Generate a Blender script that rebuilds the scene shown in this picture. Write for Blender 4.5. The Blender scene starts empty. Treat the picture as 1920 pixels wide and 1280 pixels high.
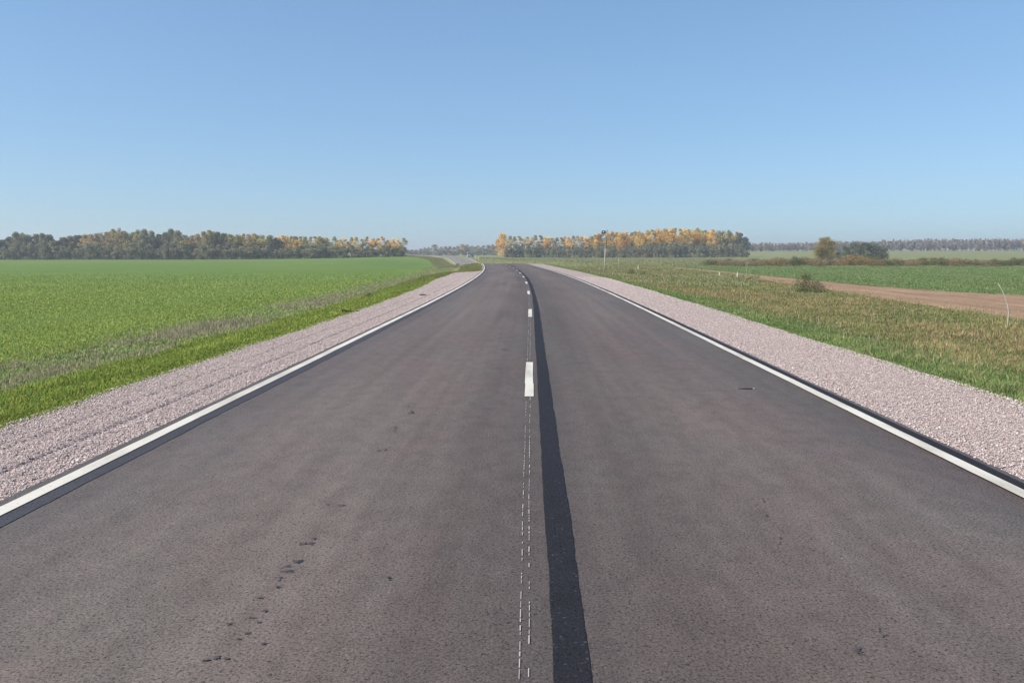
import bpy, math, random
import numpy as np
from mathutils import Vector

R = math.radians
rng = np.random.default_rng(7)
random.seed(7)
scene = bpy.context.scene
COL = scene.collection

# ------------------------------------------------------------------ camera
CAM_H, FPX, VPX, VPY = 1.70, 1480.0, 995.0, 476.0     # FPX: focal length in photo pixels (1920 wide)
cam_d = bpy.data.cameras.new('camera')
cam_d.sensor_width = 36
cam_d.lens = FPX / 1920 * 36
cam_d.clip_start = 0.1
cam_d.clip_end = 12000
cam = bpy.data.objects.new('camera', cam_d)
cam.location = (0, 0, CAM_H)
PITCH = math.atan(164 / FPX)
cam.rotation_euler = (math.pi / 2 - PITCH, 0, math.atan(35 / FPX * math.cos(PITCH)))
COL.objects.link(cam)
scene.camera = cam

# ------------------------------------------------------------------ light
SUN_EL, SUN_AZ = 40.0, -112.0       # azimuth from +Y, clockwise positive: the sun stands to the left, a little behind
world = bpy.data.worlds.new('World')
scene.world = world
world.use_nodes = True
wn = world.node_tree
wn.nodes.clear()
w_out = wn.nodes.new('ShaderNodeOutputWorld')
w_bg = wn.nodes.new('ShaderNodeBackground')
sky = wn.nodes.new('ShaderNodeTexSky')
sky.sky_type = 'NISHITA'
sky.sun_disc = False
sky.sun_elevation = R(SUN_EL)
sky.sun_rotation = R(SUN_AZ)
sky.altitude = 0
sky.air_density = 1.0
sky.dust_density = 0.35
sky.ozone_density = 3.0
w_bg.inputs['Strength'].default_value = 0.154
w_gam = wn.nodes.new('ShaderNodeGamma'); w_gam.inputs[1].default_value = .58
w_mix = wn.nodes.new('ShaderNodeMix'); w_mix.data_type = 'RGBA'; w_mix.blend_type = 'MULTIPLY'
w_mix.inputs[0].default_value = 1; w_mix.inputs[7].default_value = (.728, .985, 1.25, 1)
wn.links.new(sky.outputs[0], w_gam.inputs[0]); wn.links.new(w_gam.outputs[0], w_mix.inputs[6])
wn.links.new(w_mix.outputs[2], w_bg.inputs[0])
wn.links.new(w_bg.outputs[0], w_out.inputs[0])

sun_l = bpy.data.lights.new('sun', 'SUN')
sun_l.energy = 4.5
sun_l.angle = R(0.5)
sun_l.color = (1.0, 0.93, 0.84)
sun = bpy.data.objects.new('sun', sun_l)
sd = Vector((math.sin(R(SUN_AZ)) * math.cos(R(SUN_EL)), math.cos(R(SUN_AZ)) * math.cos(R(SUN_EL)), math.sin(R(SUN_EL))))
sun.rotation_euler = sd.to_track_quat('Z', 'Y').to_euler()
sun.location = sd * 50
COL.objects.link(sun)

vs = scene.view_settings
vs.view_transform = 'Standard'
vs.look = 'None'
vs.exposure = 0.62
vs.gamma = 1
vs.use_curve_mapping = False

# ------------------------------------------------------------------ helpers
def tag(o, label=None, cat=None, group=None, kind=None):
    if label: o['label'] = label
    if cat: o['category'] = cat
    if group: o['group'] = group
    if kind: o['kind'] = kind
    return o

def mesh_np(name, V, faces, uv=None, col=None, smooth=False):
    """faces: (N,k) int array, or a list of such arrays"""
    if not isinstance(faces, list): faces = [faces]
    me = bpy.data.meshes.new(name)
    V = np.asarray(V, dtype=np.float32)
    me.vertices.add(len(V))
    me.vertices.foreach_set('co', V.ravel())
    loops = np.concatenate([f.ravel() for f in faces]).astype(np.int32)
    sizes = np.concatenate([np.full(len(f), f.shape[1], dtype=np.int32) for f in faces])
    starts = np.concatenate([[0], np.cumsum(sizes)[:-1]]).astype(np.int32)
    me.loops.add(len(loops))
    me.loops.foreach_set('vertex_index', loops)
    me.polygons.add(len(sizes))
    me.polygons.foreach_set('loop_start', starts)
    me.polygons.foreach_set('loop_total', sizes)
    if smooth: me.polygons.foreach_set('use_smooth', np.ones(len(sizes), dtype=bool))
    me.update(calc_edges=True)
    if uv is not None:
        l = me.uv_layers.new(name='UVMap')
        l.data.foreach_set('uv', np.asarray(uv, dtype=np.float32)[loops].ravel())
    if col is not None:
        a = me.color_attributes.new('tint', 'FLOAT_COLOR', 'POINT')
        c = np.ones((len(V), 4), dtype=np.float32); c[:, :3] = col
        a.data.foreach_set('color', c.ravel())
    me.validate()
    return me

def link(name, me, m=None, parent=None):
    o = bpy.data.objects.new(name, me)
    COL.objects.link(o)
    if m: me.materials.append(m)
    if parent: o.parent = parent
    return o

def empty(name, loc, rz=0):
    o = bpy.data.objects.new(name, None)
    COL.objects.link(o)
    o.location = loc
    o.rotation_euler = (0, 0, rz)
    o.empty_display_size = 0.3
    return o

def copy_tree(o, parent=None):
    c = o.copy(); COL.objects.link(c); c.parent = parent
    for ch in [k for k in bpy.data.objects if k.parent == o]:
        d = ch.copy(); COL.objects.link(d); d.parent = c
    return c

def sstep(t):
    t = np.clip(t, 0, 1)
    return t * t * (3 - 2 * t)

def sinterp(x, xs, ys):
    """smoothed piecewise interpolation"""
    x = np.asarray(x, float); xs = np.asarray(xs, float); ys = np.asarray(ys, float)
    i = np.clip(np.searchsorted(xs, x) - 1, 0, len(xs) - 2)
    t = np.clip((x - xs[i]) / (xs[i + 1] - xs[i]), 0, 1)
    t = 0.5 * t + 0.5 * sstep(t)
    return ys[i] * (1 - t) + ys[i + 1] * t

def wob(y, seed, amp, scales=(0.35, 1.1, 3.1)):
    r = np.random.default_rng(seed)
    y = np.asarray(y, float); s = 0
    for k, sc in enumerate(scales):
        s = s + np.sin(y * sc * r.uniform(.8, 1.25) + r.uniform(0, 6.28)) * amp / (1 + k * .6)
    return s

def jag(y, seed, amp):
    """irregular ragged edge: random offsets at several spacings"""
    y = np.asarray(y, float); s = 0; r = np.random.default_rng(seed)
    for st, a in ((3.1, 1.0), (.9, .6), (.27, .35), (.06, .22), (.03, .15)):
        k = np.arange(-40, 310, st)
        s = s + np.interp(y, k, r.uniform(-1, 1, len(k))) * a
    return s * amp * .6

# ------------------------------------------------------------------ lie of the land
def xc(y):                                     # centre line of the road: straight, then a long bend to the left
    y = np.asarray(y, float)
    a = np.clip(y - 22, 0, 408) ** 2 / 2600.0
    b = np.clip(y - 430, 0, 470) * (408 / 1300.0)
    return -(a + b)

def Lz(y):                                     # level of the road along its length: flat, a hollow, a low rise
    return sinterp(y, [-1e4, 95, 128, 148, 200, 248, 288, 355, 450, 560, 900, 1e5],
                      [0, 0, .14, -.12, -1.7, -1.5, .30, .92, 1.1, .9, .3, .3])

TP = [-900, 0, 400, 600, 767, 850, 1000, 1400, 1560, 1920, 2800]
TZ = [0, 170, 370, 540, 900, 2000, 6000]
TT = np.array([[0.0] * 11, [0.0] * 11,
    [-.2, -.2, -.2, .25, 1.15, .9, .0, .0, .1, .3, .3],
    [-.2, -.2, 0, .4, 1.2, 1.0, .0, .2, 1.9, 2.2, 2.2],
    [.8, .8, .8, .8, .8, .6, 1.6, 5.6, 6.0, 6.1, 6.1],
    [6, 6, 6, 6, 6, 6, 7, 14, 14, 14, 14],
    [24] * 11])
def T2(x, y):
    x = np.asarray(x, float); y = np.asarray(y, float)
    yy = np.maximum(y, 25.0)
    p = np.clip(x / yy * FPX + VPX, TP[0], TP[-1] - 1e-3)
    z = np.clip(yy, TZ[0], TZ[-1] - 1e-3)
    i = np.clip(np.searchsorted(TP, p, 'right') - 1, 0, len(TP) - 2)
    j = np.clip(np.searchsorted(TZ, z, 'right') - 1, 0, len(TZ) - 2)
    tp = np.array(TP, float); tz = np.array(TZ, float)
    u = (p - tp[i]) / (tp[i + 1] - tp[i]); v = (z - tz[j]) / (tz[j + 1] - tz[j])
    return (TT[j, i] * (1 - u) + TT[j, i + 1] * u) * (1 - v) + (TT[j + 1, i] * (1 - u) + TT[j + 1, i + 1] * u) * v

def GL(y):                                     # outer edge of the left gravel
    y = np.asarray(y, float)
    g = -5.43 - .87 * sstep((y - 25) / 40) + wob(y, 3, .035)
    g = g + 2.45 * sstep((y - 74) / 9) - .1 * sstep((y - 175) / 30)
    return g
def GR(y):
    y = np.asarray(y, float)
    return 5.82 + .5 * sstep((y - 20) / 70) - 1.6 * sstep((y - 165) / 40) + wob(y, 4, .035)

def prof(d, y):
    gl, gr = GL(y), GR(y)
    ad = np.abs(d)
    g = np.where(d < 0, -gl, gr)
    z = np.where(ad < 3.7, -0.0, 0.0)
    t = (ad - 3.7) / (g - 3.7)
    z = np.where((ad >= 3.7) & (ad < g), -.018 - .05 * t, z)
    s = ad - g
    zs = np.interp(s, [0, .25, 3.0, 5.6, 12], [-.068, -.10, -.5, -.66, -.8])
    return np.where(ad >= g, zs, z)

def H(x, y):
    x = np.asarray(x, float); y = np.asarray(y, float)
    d = x - xc(y)
    w = 1 - sstep((np.abs(d) - 8) / 27)
    return Lz(y) * w + T2(x, y) * (1 - w) + prof(d, y)

def hz(x, y): return float(H(x, y))

def at(px, Z, lift=0.0):                       # a point of the land at photo bearing px and distance Z
    x = (px - VPX) / FPX * Z
    return (x, Z, hz(x, Z) + lift)

def road_pt(px, py):                           # where the sight line through a photo pixel meets the flat near road
    a = math.atan((py - 640) / FPX) + PITCH
    Z = CAM_H / math.tan(a)
    depth = Z * math.cos(PITCH) + CAM_H * math.sin(PITCH)
    xr = (px - 960) / FPX * depth
    yaw = math.atan(35 / FPX * math.cos(PITCH))
    return (xr * math.cos(yaw) - Z * math.sin(yaw), Z * math.cos(yaw) + xr * math.sin(yaw))

# ------------------------------------------------------------------ materials
def new_mat(name, rough=.9, spec=.3):
    m = bpy.data.materials.new(name); m.use_nodes = True
    nt = m.node_tree; b = nt.nodes['Principled BSDF']
    b.inputs['Roughness'].default_value = rough
    b.inputs['Specular IOR Level'].default_value = spec
    return m, nt, b

def N(nt, typ, **kw):
    n = nt.nodes.new(typ)
    for k, v in kw.items():
        if k in n.inputs.keys() if hasattr(n.inputs, 'keys') else False: n.inputs[k].default_value = v
        else: setattr(n, k, v)
    return n

def noise(nt, vec, scale, detail=4, rough=.6, dist=0):
    n = nt.nodes.new('ShaderNodeTexNoise')
    n.inputs['Scale'].default_value = scale
    n.inputs['Detail'].default_value = detail
    n.inputs['Roughness'].default_value = rough
    n.inputs['Distortion'].default_value = dist
    nt.links.new(vec, n.inputs['Vector'])
    return n.outputs['Fac']

def mapping(nt, vec, scale):
    n = nt.nodes.new('ShaderNodeMapping')
    n.inputs['Scale'].default_value = scale
    nt.links.new(vec, n.inputs['Vector'])
    return n.outputs[0]

def ramp(nt, fac, stops, interp='LINEAR'):
    n = nt.nodes.new('ShaderNodeValToRGB')
    n.color_ramp.interpolation = interp
    e = n.color_ramp.elements
    while len(e) < len(stops): e.new(.5)
    for k, (p, c) in enumerate(stops):
        e[k].position = p
        e[k].color = (*c, 1) if len(c) == 3 else c
    nt.links.new(fac, n.inputs[0])
    return n.outputs[0]

def mix(nt, fac, a, b, mode='MIX'):
    n = nt.nodes.new('ShaderNodeMix'); n.data_type = 'RGBA'; n.blend_type = mode
    for s, v in ((0, fac), (6, a), (7, b)):
        if isinstance(v, (int, float)): n.inputs[s].default_value = v
        elif isinstance(v, tuple): n.inputs[s].default_value = (*v, 1)
        else: nt.links.new(v, n.inputs[s])
    return n.outputs[2]

def bump(nt, b, h, strength, dist):
    n = nt.nodes.new('ShaderNodeBump')
    n.inputs['Strength'].default_value = strength
    n.inputs['Distance'].default_value = dist
    nt.links.new(h, n.inputs['Height'])
    nt.links.new(n.outputs[0], b.inputs['Normal'])

def geo(nt): return nt.nodes.new('ShaderNodeTexCoord').outputs['Object']
def uvc(nt): return nt.nodes.new('ShaderNodeTexCoord').outputs['UV']

def gray(v): return (v, v, v)

def mat_asphalt(name, c0, c1, blotch=1.0, chip_gain=1.0):
    m, nt, b = new_mat(name, .82, .3 if chip_gain == 1 else .18)
    v = uvc(nt)
    big = noise(nt, mapping(nt, v, (.55, .10, 1)), 1.0, 3, .55)
    streak = noise(nt, mapping(nt, v, (3.2, .03, 1)), 1.0, 3, .6)
    sep = nt.nodes.new('ShaderNodeSeparateXYZ'); nt.links.new(v, sep.inputs[0])
    wv = nt.nodes.new('ShaderNodeMath'); wv.operation = 'MULTIPLY_ADD'      # lateral place, blurred by a slow wander
    nt.links.new(noise(nt, mapping(nt, v, (.8, .12, 1)), 1.0, 4, .6), wv.inputs[0]); wv.inputs[1].default_value = 1.1; nt.links.new(sep.outputs[0], wv.inputs[2])
    mr = nt.nodes.new('ShaderNodeMapRange'); mr.inputs[1].default_value = -3.7 + .55; mr.inputs[2].default_value = 3.7 + .55
    nt.links.new(wv.outputs[0], mr.inputs[0])
    grain = noise(nt, v, 75, 3, .75)
    vor = nt.nodes.new('ShaderNodeTexVoronoi'); vor.inputs['Scale'].default_value = 85
    nt.links.new(v, vor.inputs['Vector'])
    c = ramp(nt, big, [(.30, c0), (.70, c1)])
    c = mix(nt, blotch, c, ramp(nt, mr.outputs[0], [(0, (.86, .88, .92)), (.10, (.95, .96, 1)), (.2, (1.12, 1.09, 1.08)), (.36, (1.10, 1.05, 1.04)), (.44, (.84, .82, .82)), (.53, (.76, .76, .77)),
        (.60, (.84, .83, .83)), (.68, (1.04, 1.0, .99)), (.80, (1.08, 1.04, 1.04)), (.92, (.92, .93, .96)), (1, (.88, .90, .94))]), 'MULTIPLY')
    c = mix(nt, .45 * blotch, c, ramp(nt, streak, [(.35, gray(.72)), (.65, gray(1.18))]), 'MULTIPLY')
    hue = noise(nt, mapping(nt, v, (.9, .35, 1)), 1.3, 3, .6, .5)
    c = mix(nt, .55 * blotch, c, ramp(nt, hue, [(.36, (1.06, .98, .97)), (.5, (1, 1, 1)), (.64, (.93, 1.01, 1.00))]), 'MULTIPLY')
    c = mix(nt, .95, c, ramp(nt, grain, [(.34, gray(.30)), (.47, gray(1.0)), (.68, gray(1.5))]), 'MULTIPLY')
    mot = noise(nt, mapping(nt, v, (1, .6, 1)), 5.5, 5, .7)
    c = mix(nt, .8, c, ramp(nt, mot, [(.33, gray(.80)), (.5, gray(1)), (.67, gray(1.14))]), 'MULTIPLY')
    pit = noise(nt, v, 48, 2, .65)
    c = mix(nt, .85, c, ramp(nt, pit, [(.33, gray(.18)), (.40, gray(1.0))]), 'MULTIPLY')
    c = mix(nt, 1.0, c, gray(1.05), 'MULTIPLY')
    c = mix(nt, .7, c, ramp(nt, vor.outputs['Color'], [(.0, gray(.45)), (.22, gray(.95)), (.86, gray(1.05)), (.93, gray(1.45 * chip_gain ** 1.6))]), 'MULTIPLY')  # scattered pale stone chips, stronger in the bitumen
    nt.links.new(c, b.inputs['Base Color'])
    bump(nt, b, grain, .5, .006)
    return m

M = {}
M['asphalt'] = mat_asphalt('asphalt', (0.092, 0.072, 0.066), (0.116, 0.099, 0.086))
M['stain'] = mat_asphalt('faint_stain', (0.062, 0.057, 0.058), (0.073, 0.066, 0.065), .4)
M['tar'] = mat_asphalt('fresh_bitumen', (.015, .0145, .018), (.020, .0195, .025), .3, 1.8)
M['far_asphalt'] = mat_asphalt('pale_asphalt', (0.172, 0.164, 0.130), (0.200, 0.193, 0.152), .4)  # paler, yellower colour for the far stretch of road
M['tar_edge'] = mat_asphalt('dark_edge_asphalt', (0.039, 0.038, 0.045), (0.051, 0.050, 0.057), .6)

def mat_paint(name, c):
    m, nt, b = new_mat(name, .6, .35)
    v = uvc(nt)
    n = noise(nt, v, 30, 4, .7)
    n2 = noise(nt, mapping(nt, v, (2, .5, 1)), 1.5, 3, .6)
    cc = mix(nt, .6, c, ramp(nt, n, [(.30, gray(.45)), (.42, gray(.95)), (.6, gray(1))]), 'MULTIPLY')
    cc = mix(nt, .75, cc, ramp(nt, n2, [(.32, (.62, .60, .57)), (.5, (.92, .91, .90)), (.65, gray(1))]), 'MULTIPLY')
    nt.links.new(cc, b.inputs['Base Color'])
    return m
M['dull_paint'] = mat_paint('worn_paint', (.46, .42, .39))
M['paint'] = mat_paint('road_paint', (.62, .58, .50))

def mat_gravel():
    m, nt, b = new_mat('crushed_granite', .9, .25)
    g = geo(nt)
    vor = nt.nodes.new('ShaderNodeTexVoronoi'); vor.inputs['Scale'].default_value = 34
    nt.links.new(g, vor.inputs['Vector'])
    n = noise(nt, g, 1.1, 4, .6)
    c = ramp(nt, vor.outputs['Color'], [(.05, (0.187, 0.150, 0.138)), (.35, (0.385, 0.300, 0.271)), (.7, (0.510, 0.410, 0.370)), (1, (0.645, 0.560, 0.513))])
    c = mix(nt, .9, c, ramp(nt, vor.outputs['Distance'], [(.0, gray(1.05)), (.45, gray(.95)), (.8, gray(.35))]), 'MULTIPLY')
    c = mix(nt, .6, c, ramp(nt, n, [(.3, (.85, .80, .78)), (.7, (1.1, 1.08, 1.05))]), 'MULTIPLY')
    nt.links.new(c, b.inputs['Base Color'])
    inv = nt.nodes.new('ShaderNodeMath'); inv.operation = 'SUBTRACT'; inv.inputs[0].default_value = 1
    nt.links.new(vor.outputs['Distance'], inv.inputs[1])
    bump(nt, b, inv.outputs[0], .5, .012)
    return m
M['gravel'] = mat_gravel()

def mat_ground(name, stops, fine, fine_scale=14, big_scale=.05, mid_scale=.7):
    m, nt, b = new_mat(name, .95, .15)
    g = geo(nt)
    big = noise(nt, mapping(nt, g, (1, .6, 1)), big_scale, 4, .6, .4)
    mid = noise(nt, g, mid_scale, 5, .65)
    fn = noise(nt, g, fine_scale, 4, .75)
    c = ramp(nt, mix(nt, .5, big, mid), stops)
    c = mix(nt, 1.0, c, ramp(nt, fn, [(.3, gray(1 - fine)), (.5, gray(1)), (.7, gray(1 + fine))]), 'MULTIPLY')
    nt.links.new(c, b.inputs['Base Color'])
    bump(nt, b, fn, .7, .08)
    return m
M['meadow'] = mat_ground('meadow_ground', [(.30, (0.157, 0.135, 0.064)), (.45, (0.198, 0.193, 0.075)), (.56, (0.174, 0.208, 0.075)), (.70, (0.272, 0.223, 0.114))], .45)
M['crop'] = mat_ground('young_crop', [(.30, (0.087, 0.147, 0.029)), (.5, (0.113, 0.177, 0.036)), (.70, (0.151, 0.197, 0.045))], .18, 16, .03, .4)
M['crop2'] = mat_ground('leafy_crop', [(.30, (0.093, 0.144, 0.047)), (.5, (0.125, 0.177, 0.058)), (.70, (0.177, 0.198, 0.078))], .45, 10, .08, .9)
M['dirt'] = mat_ground('bare_dirt', [(.30, (0.221, 0.141, 0.085)), (.5, (0.285, 0.186, 0.116)), (.70, (0.349, 0.234, 0.153))], .25, 9, .3, 1.6)
nt = M['dirt'].node_tree; b = nt.nodes['Principled BSDF']; src = b.inputs['Base Color'].links[0].from_socket
st = noise(nt, mapping(nt, geo(nt), (1.9, .10, 1)), 1.0, 4, .65, .3)
nt.links.new(mix(nt, 1.0, src, ramp(nt, st, [(.30, (.74, .72, .70)), (.47, (.97, .97, .97)), (.60, (1.08, 1.07, 1.05)), (.7, (1.2, 1.2, 1.2))]), 'MULTIPLY'), b.inputs['Base Color'])


def mat_tint(name, trans=.3, rough=.7, objvar=True, spec=.2):
    m, nt, b = new_mat(name, rough, spec)
    a = nt.nodes.new('ShaderNodeVertexColor'); a.layer_name = 'tint'
    c = a.outputs[0]
    if objvar:
        oi = nt.nodes.new('ShaderNodeObjectInfo')
        c = mix(nt, 1.0, c, ramp(nt, oi.outputs['Random'], [(0, (.78, .82, .84)), (.5, (1, 1, 1)), (1, (1.18, 1.08, .98))]), 'MULTIPLY')
    nt.links.new(c, b.inputs['Base Color'])
    if trans > 0:
        t = nt.nodes.new('ShaderNodeBsdfTranslucent')
        nt.links.new(c, t.inputs[0])
        mx = nt.nodes.new('ShaderNodeMixShader'); mx.inputs[0].default_value = trans
        nt.links.new(b.outputs[0], mx.inputs[1]); nt.links.new(t.outputs[0], mx.inputs[2])
        nt.links.new(mx.outputs[0], nt.nodes['Material Output'].inputs[0])
    return m
M['leaf'] = mat_tint('foliage', .42)
M['blade'] = mat_tint('grass_blades', .35, .7, False)
M['stone'] = mat_tint('granite_chips', 0, .9, False, .25)

def mat_plain(name, c, var=.25, scale=20, rough=.7, spec=.3, metal=0, stretch=(1, 1, 1)):
    m, nt, b = new_mat(name, rough, spec)
    b.inputs['Metallic'].default_value = metal
    g = mapping(nt, geo(nt), stretch)
    n = noise(nt, g, scale, 4, .65)
    nt.links.new(mix(nt, 1.0, c, ramp(nt, n, [(.3, gray(1 - var)), (.7, gray(1 + var))]), 'MULTIPLY'), b.inputs['Base Color'])
    return m
M['bark_pale'] = mat_plain('pale_birch_bark', (.42, .40, .36), .45, 3, .85, .1, 0, (1, 1, .6))
M['bark_dark'] = mat_plain('dark_bark', (.11, .09, .075), .35, 5, .9, .1)
M['wood_grey'] = mat_plain('weathered_wood', (.40, .36, .30), .3, 14, .85, .1, 0, (1, 1, .15))
M['wood_dark'] = mat_plain('dark_wood', (.035, .028, .022), .3, 14, .9, .1)
M['steel'] = mat_plain('galvanised_steel', (.12, .135, .15), .12, 8, .45, .5, .4)
M['white_paint'] = mat_plain('white_painted_metal', (.72, .72, .68), .08, 6, .5, .4)
M['concrete'] = mat_plain('concrete', (.34, .32, .28), .15, 12, .85, .2)
M['blue_plate'] = mat_plain('blue_sign_face', (.010, .030, .085), .05, 4, .4, .5)
M['black'] = mat_plain('black_plastic', (.02, .02, .02), .1, 6, .6, .3)
M['red'] = mat_plain('red_reflector', (.45, .03, .02), .1, 6, .4, .5)
M['pale_blue'] = mat_plain('pale_blue_sheet', (.44, .54, .57), .12, 4, .6, .4)
M['mid_blue'] = mat_plain('faded_blue_sheet', (.30, .42, .47), .12, 4, .6, .4)

# ------------------------------------------------------------------ ground, road, gravel
rows = np.concatenate([np.arange(-60, -4, 4), np.arange(-4, 60, .5), np.arange(60, 160, 2), np.arange(160, 460, 5),
                       np.arange(460, 1000, 30), np.arange(1000, 4401, 340)])
road_rows = rows[rows <= 900]

def strip(fn_cols, ys, lift=0.0, drop=None, uvd=True):
    """grid mesh from lateral columns fn(y)->d; follows the land"""
    D = np.stack([f(ys) * np.ones_like(ys) for f in fn_cols], axis=1)
    Y = np.repeat(ys[:, None], D.shape[1], axis=1)
    X = D + xc(Y)
    Z = H(X, Y) + lift
    if drop is not None: Z = Z - drop(D, Y)
    n, k = D.shape
    V = np.stack([X, Y, Z], -1).reshape(-1, 3)
    i = np.arange(n * k).reshape(n, k)
    F = np.stack([i[:-1, :-1], i[:-1, 1:], i[1:, 1:], i[1:, :-1]], -1).reshape(-1, 4)
    UV = np.stack([D, Y], -1).reshape(-1, 2)
    return V, F, UV

C = lambda v: (lambda y: np.full_like(y, v))
gcols = [C(v) for v in (-4200, -2600, -1600, -1100, -800, -600, -450, -340, -260, -200, -150, -115, -90, -70, -55, -42, -32, -25, -20, -16, -13, -11, -9.8, -8.4, -7.6)]
gcols += [lambda y: GL(y) - .9, lambda y: GL(y) - .25, lambda y: GL(y), C(-3.3), C(0), C(3.3), lambda y: GR(y), lambda y: GR(y) + .25, lambda y: GR(y) + .9]
gcols += [C(v) for v in (7.9, 8.8, 9.8, 11, 13, 15, 17, 19, 21, 24, 27, 31, 36, 42, 50, 60, 75, 90, 110, 135, 165, 200, 250, 310, 390, 480, 600, 800, 1100, 1600, 2600, 4200)]
V, F, UV = strip(gcols, rows, 0, lambda D, Y: np.where((D > GL(Y) + .01) & (D < GR(Y) - .01), .12, .0) * (Y < 900))
g = link('ground', mesh_np('ground', V, F, UV, smooth=True), M['meadow']); tag(g, kind='structure')

road = None
rc = [lambda y: -3.67 + wob(y, 11, .012, (2.1, 5.3, 9.1))] + [C(v) for v in (-3, -2, -1, 0, 1, 2, 3)] + [lambda y: 3.785 + wob(y, 12, .015, (1.7, 4.3, 8.1))]
V, F, UV = strip(rc, road_rows[road_rows <= 190], .004)
road = link('road', mesh_np('road', V, F, UV, smooth=True), M['asphalt']); tag(road, kind='structure')
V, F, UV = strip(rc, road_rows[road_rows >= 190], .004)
far_road = link('pale_road', mesh_np('pale_road', V, F, UV, smooth=True), M['far_asphalt']); tag(far_road, kind='structure')

# gravel shoulders, the left one with two wheel ruts
def rutdrop(D, Y):
    r = np.zeros_like(D)
    for c, dep in ((-4.22, .032), (-4.74, .020)):
        cc = c - .35 * sstep((Y - 25) / 50)
        r += dep * np.exp(-((D - cc) / .03) ** 2)
        r -= dep * .15 * np.exp(-((np.abs(D - cc) - .13) / .05) ** 2)
    return r * (Y < 90)
def frac(t): return lambda y: -3.60 * (1 - t) + GL(y) * t
lc = [frac(t) for t in np.linspace(1.0, 0, 46)]
V, F, UV = strip(lc, road_rows, -.004, rutdrop)
gl_o = link('gravel_shoulder', mesh_np('gravel_left', V, F, UV, smooth=True), M['gravel']); tag(gl_o, kind='structure')
rcg = [(lambda t: (lambda y: 3.70 * (1 - t) + GR(y) * t))(t) for t in np.linspace(0, 1, 8)]
V, F, UV = strip(rcg, road_rows, -.004)
gr_o = link('gravel_shoulder', mesh_np('gravel_right', V, F, UV, smooth=True), M['gravel']); tag(gr_o, kind='structure')

# left crop field
fcols = [C(v) for v in (-900, -600, -450, -340, -260, -200, -150, -115, -90, -70, -55, -42, -32, -25, -20, -16, -13)] + [lambda y: -11.2 + wob(y, 21, .25, (.12, .5, 1.7)) + 1.8 * sstep((y - 130) / 100)]
frows = rows[(rows <= 700)]
V, F, UV = strip(fcols, frows, .03)
crop_l = link('crop_field', mesh_np('crop_field', V, F, UV, smooth=True), M['crop']); tag(crop_l, kind='structure')

# painted lines and tar bands, children of the road
def band(name, f0, f1, ys, m, lift=.008):
    V, F, UV = strip([f0, f1], ys, lift)
    return link(name, mesh_np(name, V, F, UV, smooth=True), m, road)
fy = np.concatenate([np.arange(-20, 60, .08), np.arange(60, 160, 2), np.arange(160, 460, 5), np.arange(460, 901, 30)])
band('edge_line', lambda y: -3.570 + wob(y, 31, .002, (1, 3, 9)), lambda y: -3.447 + wob(y, 32, .002, (1, 3, 9)), fy, M['paint'], .010)
band('edge_line', lambda y: 3.445 + wob(y, 33, .002, (1, 3, 9)), lambda y: 3.565 + wob(y, 34, .002, (1, 3, 9)), fy, M['paint'], .010)
band('tar_band', lambda y: -3.43 + 0 * y, lambda y: -3.285 + jag(y, 35, .026), fy[fy < 300], M['tar_edge'])
band('tar_band', lambda y: 3.58 + 0 * y, lambda y: 3.715 + jag(y, 36, .012), fy[fy < 300], M['tar'])
sy = np.arange(-6, 70, .03)
band('tar_seam', lambda y: .097 + jag(y, 37, .013), lambda y: .260 + jag(y, 38, .022), sy, M['tar'])
band('tar_seam', lambda y: .09 + 0 * y, lambda y: .25 + wob(y, 38, .01, (.3, .7, 1)), np.arange(70, 160, 2.0), M['tar'])

def poly_strip(name, ys, c, w, m, lift, steps=None):
    hw = w / 2
    if steps is None: steps = np.zeros_like(ys)
    V, F, UV = strip([lambda y: c - hw + steps, lambda y: c + hw + steps], ys, lift)
    return link(name, mesh_np(name, V, F, UV), m, road)
for k in range(-2, 14):
    y0 = 9.3 + 12 * k
    ys = np.array([y0, y0 + .9, y0 + .94, y0 + 1.8, y0 + 3.0])
    poly_strip('centre_dash', ys, -.014 + .006 * math.sin(k * 2.1), .108, M['paint'], .012, np.array([0, .003, -.003, -.004, .002]))
for c, sd_ in ((-.046, 5), (-.004, 6)):                       # two thin broken guide lines left from setting out
    r = np.random.default_rng(sd_); y = -2.0; VV = []; FF = []
    while y < 45:
        inside = (y - 9.3) % 12 < 3.0
        ln = r.uniform(.015, .10) if y < 9 else r.uniform(.1, .5)
        if not inside and r.random() < .72:
            w = r.uniform(.0012, .003)
            x0 = c + float(wob(y, sd_ + 50, .002, (.7, 2, 5))); x1 = c + float(wob(y + ln, sd_ + 50, .002, (.7, 2, 5)))
            b0 = len(VV)
            dx0, dx1 = float(xc(y)), float(xc(y + ln))
            VV += [(x0 - w + dx0, y, .009), (x0 + w + dx0, y, .009), (x1 + w + dx1, y + ln, .009), (x1 - w + dx1, y + ln, .009)]
            FF.append((b0, b0 + 1, b0 + 2, b0 + 3))
        y += ln + r.uniform(.008, .035)
    link('guide_line', mesh_np('guide_line', VV, np.array(FF), np.array(VV)[:, :2]), M['dull_paint'], road)

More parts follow.
